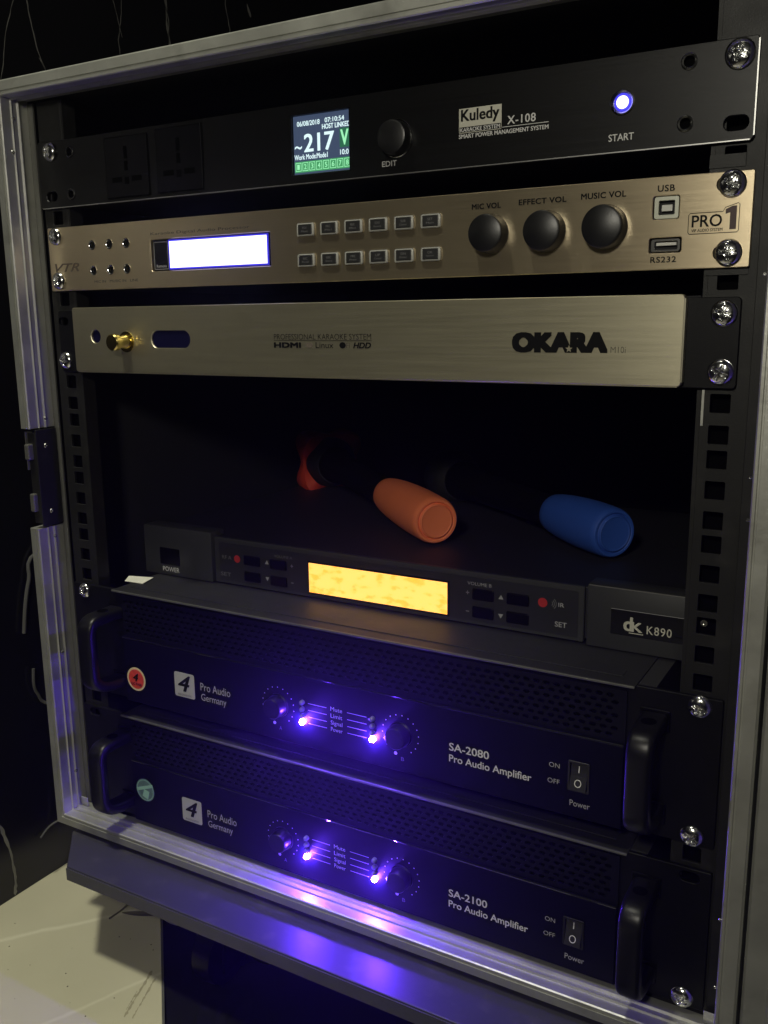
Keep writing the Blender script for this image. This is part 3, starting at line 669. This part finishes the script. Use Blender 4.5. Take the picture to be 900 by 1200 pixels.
    # channel knobs and dot scales
    for kx, ltr in ((187.1, 'A'), (283.6, 'B')):
        MB().lathe([(8.6, 0), (8.6, 0.8), (7.8, 1.4), (7.4, 7.6), (6.8, 8.4), (0.01, 8.4)], (kx, -6.61, Z(27)), n=48).build('channel_knob', mat('channel_knob_black', (0.002, 0.002, 0.002), 0.35, spec=0.2), A, True)
        mb = MB()
        for k in range(15):
            a = math.radians(228 - k * 19.7) if ltr == 'A' else math.radians(222 - k * 19.7)
            cx, cz = kx + 13.2 * math.cos(a), Z(27) + 13.2 * math.sin(a); rr = 0.42
            mb.add([(p[0], yp, p[1]) for p in circ(cx, cz, rr, 8)], [tuple(range(8))])
        mb.build('dot_scale', white, A)
        flat(A, 'zero_mark', circ(kx - 3.6, Z(13.3), 1.15, 14), yp, white)
        text(A, ltr, kx + 0.4, kx + 2.6, Z(9.0), Z(11.6), yp, dim2, 0.0)
    rows = [33.4, 28.5, 23.6, 18.9]
    for r in rows:
        on = r < 20
        for lx in (207.8, 263.2):
            q = MB().lathe([(1.9, 0), (1.9, 1.3), (1.6, 2.4), (0.95, 3.1), (0.01, 3.4)], (lx, -6.62, Z(r + (0.5 if on else 0))), n=20)
            q.build('led', led_on if on else led_off, A, True)
    bars(A, 'leader_line', [(212.2, 227.2, Z(r) - .2, Z(r) + .2) for r in rows] + [(243.4, 258.4, Z(r) - .2, Z(r) + .2) for r in rows], yp, dimwhite)
    for r, t_ in zip(rows, ('Mute', 'Limit', 'Signal', 'Power')):
        dz = 0.9 if t_ == 'Signal' else 0
        text(A, t_, 230.4, 239.6, Z(r - 1.4 - dz), Z(r + 1.6), yp, dimwhite, 0.0)
    text(A, model, 318.3, 345.2, Z(24.4), Z(29.6), yp, white, 0.02)
    text(A, 'Pro Audio Amplifier', 318.3, 372.6, Z(15.4), Z(21.8), yp, white, 0.012)
    text(A, 'ON', 383.3, 389.8, Z(29.6), Z(32.6), yp, dimwhite, 0.0)
    text(A, 'OFF', 382.6, 390.0, Z(19.5), Z(22.5), yp, dimwhite, 0.0)
    text(A, 'Power', 396.4, 408.5, Z(8.2), Z(12.0), yp, dimwhite, 0.0)
    # rocker switch: upper half pressed in, lower half out
    mb = MB(); vs = []
    prof = [(35.2, -5.6), (27.8, -6.6), (19.5, -9.2), (19.3, -5.0), (35.2, -4.6)]
    for x in (396.5, 406.2):
        for z, y in prof: vs.append((x, y, Z(z)))
    n = len(prof); mb.add(vs, [tuple(range(n)), tuple(range(2 * n - 1, n - 1, -1))] + [(i, (i + 1) % n, n + (i + 1) % n, n + i) for i in range(n)])
    sw = mb.build('power_switch', mat('rocker_black', (0.02, 0.02, 0.02), 0.35), A)
    plate(rrect(394.9, 407.8, Z(17.9), Z(36.8), 0.8), [rrect(396.2, 406.5, Z(19.2), Z(35.5), 0.4, 2)], -7.4, -6.6, 0.15).build('switch_bezel', mat('bezel_black', (0.012, 0.012, 0.012), 0.3), sw)
    b1 = text(sw, 'I', 401.0, 401.6, Z(29.6), Z(33.6), 0, white, 0.0)
    for v in b1.data.vertices: v.co.y = (-5.6 - 1.0 * ((35.2 - v.co.z / S) / 7.4) - 0.12) * S
    b2 = text(sw, 'O', 399.2, 403.4, Z(21.4), Z(25.8), 0, white, -0.01)
    for v in b2.data.vertices: v.co.y = (-6.6 - 2.6 * ((27.8 - v.co.z / S) / 8.3) - 0.12) * S
    if sticker == 'red':
        s = flat(A, 'round_sticker', circ(53, Z(20.2), 9.4, 32), yp, stk_rim)
        flat(s, 'sticker_print', circ(53, Z(20.2), 7.8, 28), yp - .12, stk_red)
        text(s, '4', 50.0, 55.6, Z(18.5), Z(25.0), yp - .3, blackprint, 0.04, 0.3)
        text(s, 'QC PASS', 47.6, 58.4, Z(15.0), Z(17.3), yp - .3, blackprint, 0.02)
    else:
        s = flat(A, 'round_sticker', circ(54.2, Z(29.6), 9.4, 32), yp, stk_grn)
        flat(s, 'sticker_print', [(45.6, Z(27.2)), (62.4, Z(33.6)), (62.0, Z(36.0)), (45.2, Z(29.8))], yp - .1, stk_grn2)
        flat(s, 'sticker_print', [(51, Z(24)), (56.5, Z(22)), (58.5, Z(29)), (53, Z(30))], yp - .1, stk_grn2)
        mb = MB(); mb.ribbon([(x, yp - .12, z) for x, z in circ(54.2, Z(29.6), 8.4, 32) + [circ(54.2, Z(29.6), 8.4, 32)[0]]], 0.3, (0, 1, 0)).build('sticker_rim', stk_grn2, s)
    return A
grp = 'black two-channel power amplifiers stacked in the rack'
amplifier(89.4, 'SA-2080', 'upper black power amplifier marked SA-2080 with a round red sticker at its left', 'red', grp)
amplifier(-12.2, 'SA-2100', 'lower black power amplifier marked SA-2100 with a round green sticker, resting at the case bottom', 'green', grp)

# ============================================================ wireless receiver
rx = thing('wireless_receiver', (232, 46, 179), 'half-hidden grey and black wireless microphone receiver with glowing amber display', 'receiver')
YR = 46.0
MB().box(22, 446, YR + 3.5, YR + 250, 180.2, 214.0, 0.6).build('lid', rxtop, rx)
for x in (50, 420):
    for y in (70, 270): MB().lathe([(7, 0), (7, 2.4)], (x, y, 177.95), axis=(0, 0, 1), n=16).build('foot', plastic, rx)
plate(rrect(91.6, 384.6, 178.9, 214.6, 0.8), [], YR, YR + 3.4, 0.4).build('front_panel', rxgrey, rx)
flat(rx, 'panel_inlay', rrect(96, 381.0, 181.2, 211.2, 0.6), YR - .1, mat('receiver_inlay', (0.022, 0.022, 0.024), 0.35, bump=0.1, bscale=(1500,)*3))
for x0, x1 in ((20.6, 90.4), (387.2, 447.0)):
    MB().box(x0, x1, YR - 2.5, YR + 14, 178.3, 217.9, 1.0).build('end_block', rxgrey, rx, True)
MB().box(388.2, 446.0, YR - 2.62, YR - 2.2, 217.0, 217.6).build('bright_edge', MATS['bare_edge_and_highlight'], rx)  # bright strip added as a painted highlight along the block top
yb = YR - .22
MB().box(37.2, 57.6, YR - 3.0, YR - 2.4, 187.2, 200.8, 0.4).build('power_button', plastic, rx)
text(rx, 'POWER', 39.4, 56.6, 181.6, 185.4, YR - 2.62, white, 0.0)
flat(rx, 'indicator', circ(113.5, 199.4, 2.9, 20), yb, redm); flat(rx, 'indicator', circ(357.8, 200.8, 3.1, 20), yb, redm)
text(rx, 'RF A', 99, 108, 198.2, 201, yb, dim2, 0.0); text(rx, 'SET', 97, 107, 184.6, 187.6, yb, dim2, 0.0)
text(rx, 'SET', 366.2, 374.0, 186.4, 189.8, yb, dimwhite, 0.02); text(rx, 'IR', 368.2, 372.0, 199.5, 202.2, yb, dimwhite, 0.01)
mb = MB()
for r in (1.6, 2.8, 4.0): mb.ribbon([(362.8 + r * math.cos(a), yb, 201 + r * math.sin(a)) for a in [math.radians(q) for q in range(-50, 51, 20)]], 0.22, (0, 1, 0))
mb.build('infrared_mark', dim2, rx)
text(rx, 'VOLUME A', 148.5, 165, 205.2, 207.2, yb, dim2, 0.0); text(rx, 'VOLUME B', 305.8, 322.8, 205.6, 207.8, yb, dimwhite, 0.0)
for x in (141.6, 329.5):
    for z, s in ((200.2, 1), (187.4, -1)): flat(rx, 'arrow_mark', [(x - 1.7, z - 1.4 * s), (x + 1.7, z - 1.4 * s), (x, z + 1.6 * s)], yb, dimwhite)
for x in (164.4, 305.9):
    bars(rx, 'plus_minus_mark', [(x - 1.2, x + 1.2, 199.9, 200.4), (x - .25, x + .25, 198.9, 201.4), (x - 1.2, x + 1.2, 187.1, 187.6)], yb, dimwhite)
for x, z in ((152.5, 199.8), (152.5, 187.2), (128, 199.8), (128, 187.2), (317.2, 200.0), (317.2, 187.8), (341.3, 200.4), (341.3, 188.0)):
    MB().box(x - 7.6, x + 7.6, YR - 1.6, YR - .15, z - 3.8, z + 3.8, 0.8).build('push_button', plastic, rx)
MB().box(178.6, 292.8, YR - .9, YR - .12, 181.6, 206.2, 0.3).build('display_bezel', glossy, rx)
MB().box(180.2, 291.4, YR - 1.3, YR - .92, 183.0, 204.9).build('amber_display', amber_m, rx)
flat(rx, 'name_window', rrect(402.2, 446.0, 188.6, 204.4, 0.6), YR - 2.75, glossy, YR - 2.52)
bars(rx, 'window_edge', [(402.2, 446.0, 204.35, 204.65), (445.8, 446.1, 190, 204.4)], YR - 2.8, dimwhite)
text(rx, 'd', 410.0, 415.6, 191.8, 200.6, YR - 2.9, cream_badge, 0.045)
text(rx, 'K', 414.9, 421.4, 191.8, 197.9, YR - 2.92, cream_badge, 0.045)
bars(rx, 'logo_line', [(413.4, 422, 190.5, 191.0)], YR - 2.9, cream_badge)
text(rx, 'K890', 424.0, 438.6, 191.6, 196.8, YR - 2.9, cream_badge, 0.012, space=1.15)

# ============================================================ microphones lying on the receiver
def microphone(tail, back, rub, label, ringm, cap_m):
    E = Vector(tail); B = Vector(back); K = 0.94; ax = (B - E).normalized()
    M = thing('microphone', (E.x, E.y, 214.2), label, 'microphone', 'wireless microphones lying on the receiver')
    L_ = (B - E).length
    prof = [(12.0, 0.4), (12.6, 0.0), (13.3, 0.4), (13.6, 1.6), (14.2, 2.2), (15.4, 1.0), (16.9, 1.0), (18.0, 2.6), (18.6, 6), (19.0, L_ * .18), (19.2, L_ * .35), (18.8, L_ * .55), (17.8, L_ * .75), (16.4, L_ * .9), (15.2, L_ * .985), (14.2, L_)]
    MB().lathe([(r_ * K, t_) for r_, t_ in [(0.01, 0.5), (11.5, 0.5)] + prof], E, axis=ax, n=64).build('rubber_sleeve', rub, M, True)
    MB().lathe([(11.8, L_ - 4), (12.2, L_ + 60), (13.5, L_ + 112), (17, L_ + 146), (17, L_ + 150)], E, axis=ax, n=40).build('handle', mat('matte_black_handle', (0.002,)*3, 0.7, spec=0.05), M, True)
    G = L_ + 150
    MB().lathe([(18, G), (22, G + 5), (24.5, G + 14), (24.5, G + 22), (22, G + 34), (15, G + 43), (6, G + 47), (0.01, G + 48)], E, axis=ax, n=40).build('grille', grille, M, True)
    if ringm:
        c = E + ax * (G + 24); u_ = ax.orthogonal().normalized(); w_ = ax.cross(u_); vs = []; fs = []; n = 96
        upz = Vector((0, 0, 1)); upz = (upz - ax * upz.dot(ax)).normalized(); w_ = ax.cross(upz)
        for k in range(n):
            a = 2 * PI * k / n; lob = 0.5 + 0.5 * math.cos(4 * (a - PI / 4))
            ro = 27.5 + 10.0 * lob; ri = 24.8; hw = 7 + 13 * lob ** 1.3
            d = upz * math.cos(a) + w_ * math.sin(a)
            for (r_, t_) in ((ri, -hw * .9), (ro - 2.5, -hw), (ro, -hw * .7), (ro, hw * .7), (ro - 2.5, hw), (ri, hw * .9)): vs.append(c + d * r_ + ax * t_)
        for k in range(n):
            k2 = (k + 1) % n
            for j in range(6):
                j2 = (j + 1) % 6; fs.append((k * 6 + j, k2 * 6 + j, k2 * 6 + j2, k * 6 + j2))
        MB().add(vs, fs).build('anti_roll_ring', ringm, M, True)
    return M
microphone((257, 98, 232.6), (180, 163, 234.8), rubber_o, 'microphone with orange rubber tail and red anti-roll ring, lying left on the receiver', rubber_r, rubber_o)
microphone((382, 118, 232.6), (323, 163, 233.2), rubber_b, 'microphone with blue rubber tail lying on the right of the receiver', None, rubber_b)

# ============================================================ small things
lbl = MB().add([(27, 13.5, 0), (19, 26, 0), (40, 31.5, 0), (45.5, 14.5, 0), (27, 13.5, .25), (19, 26, .25), (40, 31.5, .25), (45.5, 14.5, .6)],
               [(0, 1, 2, 3), (4, 5, 6, 7), (0, 1, 5, 4), (1, 2, 6, 5), (2, 3, 7, 6), (3, 0, 4, 7)])
lbl.v = [(x, y, z + 178.6) for x, y, z in lbl.v]
tag(lbl.build('paper_label', paper, None), 'small torn white paper label lying at the left beside the receiver', 'paper label')

# ============================================================ base board on castors
bb = thing('castor_board', (232, 200, FZ), 'grey coated base board on black castors beneath the rack case', 'castor board')
ol = [(-12, 330), (-12.9, -24.3), (21.8, -61.0), (470, -61.4), (505, -24), (505, 330)]
def slab(ol, z0, z1, bev, m_, name):
    bm = bmesh.new(); vv = [bm.verts.new((x, y, z1)) for x, y in ol]; f = bm.faces.new(vv)
    r = bmesh.ops.extrude_face_region(bm, geom=[f])
    for q in r['geom']:
        if isinstance(q, bmesh.types.BMVert): q.co.z = z0
    bmesh.ops.bevel(bm, geom=bm.edges[:], offset=bev, segments=2, profile=0.5, affect='EDGES')
    bm.verts.index_update(); mb = MB().add([q.co[:] for q in bm.verts], [[q.index for q in f.verts] for f in bm.faces]); bm.free()
    return mb.build(name, m_, bb)
slab(ol, -40, -28.4, 0.8, board_m, 'board')
tag(MB().add([(21.8, -61.9, -39.4), (470, -62.3, -39.4), (470, -62.3, -29.6), (21.8, -61.9, -29.6), (21.8, -61.2, -39.4), (470, -61.5, -39.4), (470, -61.5, -29.6), (21.8, -61.2, -29.6)],
         [(0, 1, 2, 3), (4, 7, 6, 5), (0, 4, 5, 1), (3, 2, 6, 7), (0, 3, 7, 4), (1, 5, 6, 2)]).build('edge_band', board_e, bb), 'dark worn front edge band')
MB().box(-8, 470, -6, 300, -28.3, -27.9).build('case_pad', plastic, bb)
for cx, cy in ((118, -30), (440, -32), (60, 280), (440, 280)):
    ca = MB().lathe([(25, 0), (25, 6), (21, 11), (14, 14)], (cx - 2, cy, -40.2), axis=(0, 0, -1), n=32).box(cx - 1, cx + 1, cy + 4, cy + 28, -100, -52).box(cx + 23, cx + 25, cy + 4, cy + 28, -100, -52).build('castor', plastic, bb, True)
    MB().lathe([(18, -9), (24.5, -8), (25, -4), (25, 4), (24.5, 8), (18, 9)], (cx + 12, cy + 16, FZ + 25.2), axis=(1, 0, 0), n=40).build('castor_wheel', plastic, ca, True)
    MB().lathe([(26.5, 0), (26.5, 1.0)], (cx - 2, cy, -43), axis=(0, 0, -1), n=40).build('castor_plate', rivet_m, ca, True)

# ============================================================ cables behind the case, debris and a painted castor shadow on the floor
def cable(name, pts, r, label, m_=cable_m):
    P = []
    for i in range(len(pts) - 1):
        for k in range(5):
            t = k / 5; p0 = pts[max(i - 1, 0)]; p1 = pts[i]; p2 = pts[i + 1]; p3 = pts[min(i + 2, len(pts) - 1)]
            P.append(tuple(0.5 * (2 * p1[j] + (p2[j] - p0[j]) * t + (2 * p0[j] - 5 * p1[j] + 4 * p2[j] - p3[j]) * t * t + (3 * p1[j] - p0[j] - 3 * p2[j] + p3[j]) * t ** 3) for j in range(3)))
    P.append(pts[-1]); return tag(MB().tube(P, r, 8).build(name, m_, None, True), label, 'cable')
cable('cable', [(-60, 90, 205), (-90, 28, 185), (-91, 18, 163), (-91, 12, 142), (-91, 8, 118)], 1.7, 'dusty grey cable hanging beside the left edge at amplifier height')
cable('cable', [(-91, 14, 84), (-91, 13, 70), (-91, 16, 60), (-88, 25, 48), (-60, 60, 38)], 1.4, 'short curled cable end below the other, beside the left edge')
cable('cable', [(-40, 70, -45), (-70, 42, -56), (-91, 20, -66), (-91.5, 5, -73)], 0.9, 'thin stray wire poking out below the bottom left corner of the case')
def shadow_shape(label, c, d, L_, W_, m_):
    d = Vector((d[0], d[1], 0)).normalized(); u_ = Vector((-d.y, d.x, 0)); n = 14; vs = []; fs = []
    for i in range(n + 1):
        t = i / n; w_ = W_ * math.sin(PI * (0.03 + 0.94 * t)) ** 0.7; c0 = Vector((c[0], c[1], FZ + 0.3)) + d * (t - 0.5) * L_
        vs += [c0 + u_ * w_ + Vector((0, 0, .8)), c0 + Vector((0, 0, 0.2)), c0 - u_ * w_ + Vector((0, 0, .8))]
    for i in range(n): fs += [(3 * i, 3 * i + 1, 3 * i + 4, 3 * i + 3), (3 * i + 1, 3 * i + 2, 3 * i + 5, 3 * i + 4)]
    return tag(MB().add(vs, fs).build('castor_shadow_patch', m_), label, 'shadow_shape')
shadow_shape('dark patch standing in for the castor shadow on the cream floor', (21, 11), (22, 10), 34, 3.2, twig_shadow_m)  # brown shape painted where the castor casts its shadow
tag(MB().tube([(2, -7, FZ + 1), (3, 4, FZ + 1.5), (4, 16, FZ + 4)], [0.9, 0.6, 0.7], 7).build('twig', twig_shadow_m), 'thin twig on the cream floor reaching under the board', 'twig')
mb = MB()
for i in range(60):
    x, y = random.uniform(-90, 120), random.uniform(-160, 60)
    if x + y > 45: continue
    r = random.uniform(0.25, 0.75) * (1.6 if random.random() < .08 else 1)
    vs = [(x + r * random.uniform(.6, 1.3) * math.cos(a), y + r * random.uniform(.6, 1.3) * math.sin(a), FZ + .05) for a in (0, 1.2, 2.5, 3.8, 5)] + [(x, y, FZ + r)]
    mb.add(vs, [(0, 1, 5), (1, 2, 5), (2, 3, 5), (3, 4, 5), (4, 0, 5)])
tag(mb.build('grit', speck_m), 'dark grit scattered over the cream marble floor', 'grit', kind='stuff')
# ------------------------------------------------------------ thin haze added for LED glow, imitating lens glare
HM = bpy.data.materials.new('glow_haze'); HM.use_nodes = True
nt = HM.node_tree; nt.nodes.remove(nt.nodes['Principled BSDF'])
pv = nt.nodes.new('ShaderNodeVolumePrincipled'); pv.inputs['Color'].default_value = (0.9, 0.9, 0.95, 1)
pv.inputs['Density'].default_value = 0.04; pv.inputs['Anisotropy'].default_value = 0.88
nt.links.new(pv.outputs[0], nt.nodes['Material Output'].inputs['Volume'])
hz = MB().box(-1000, 2700, -2700, 1100, -1200, 2600).build('haze', HM); tag(hz, kind='stuff')
for o in list(bpy.data.objects):
    if o.name == 'tmp': bpy.data.objects.remove(o)
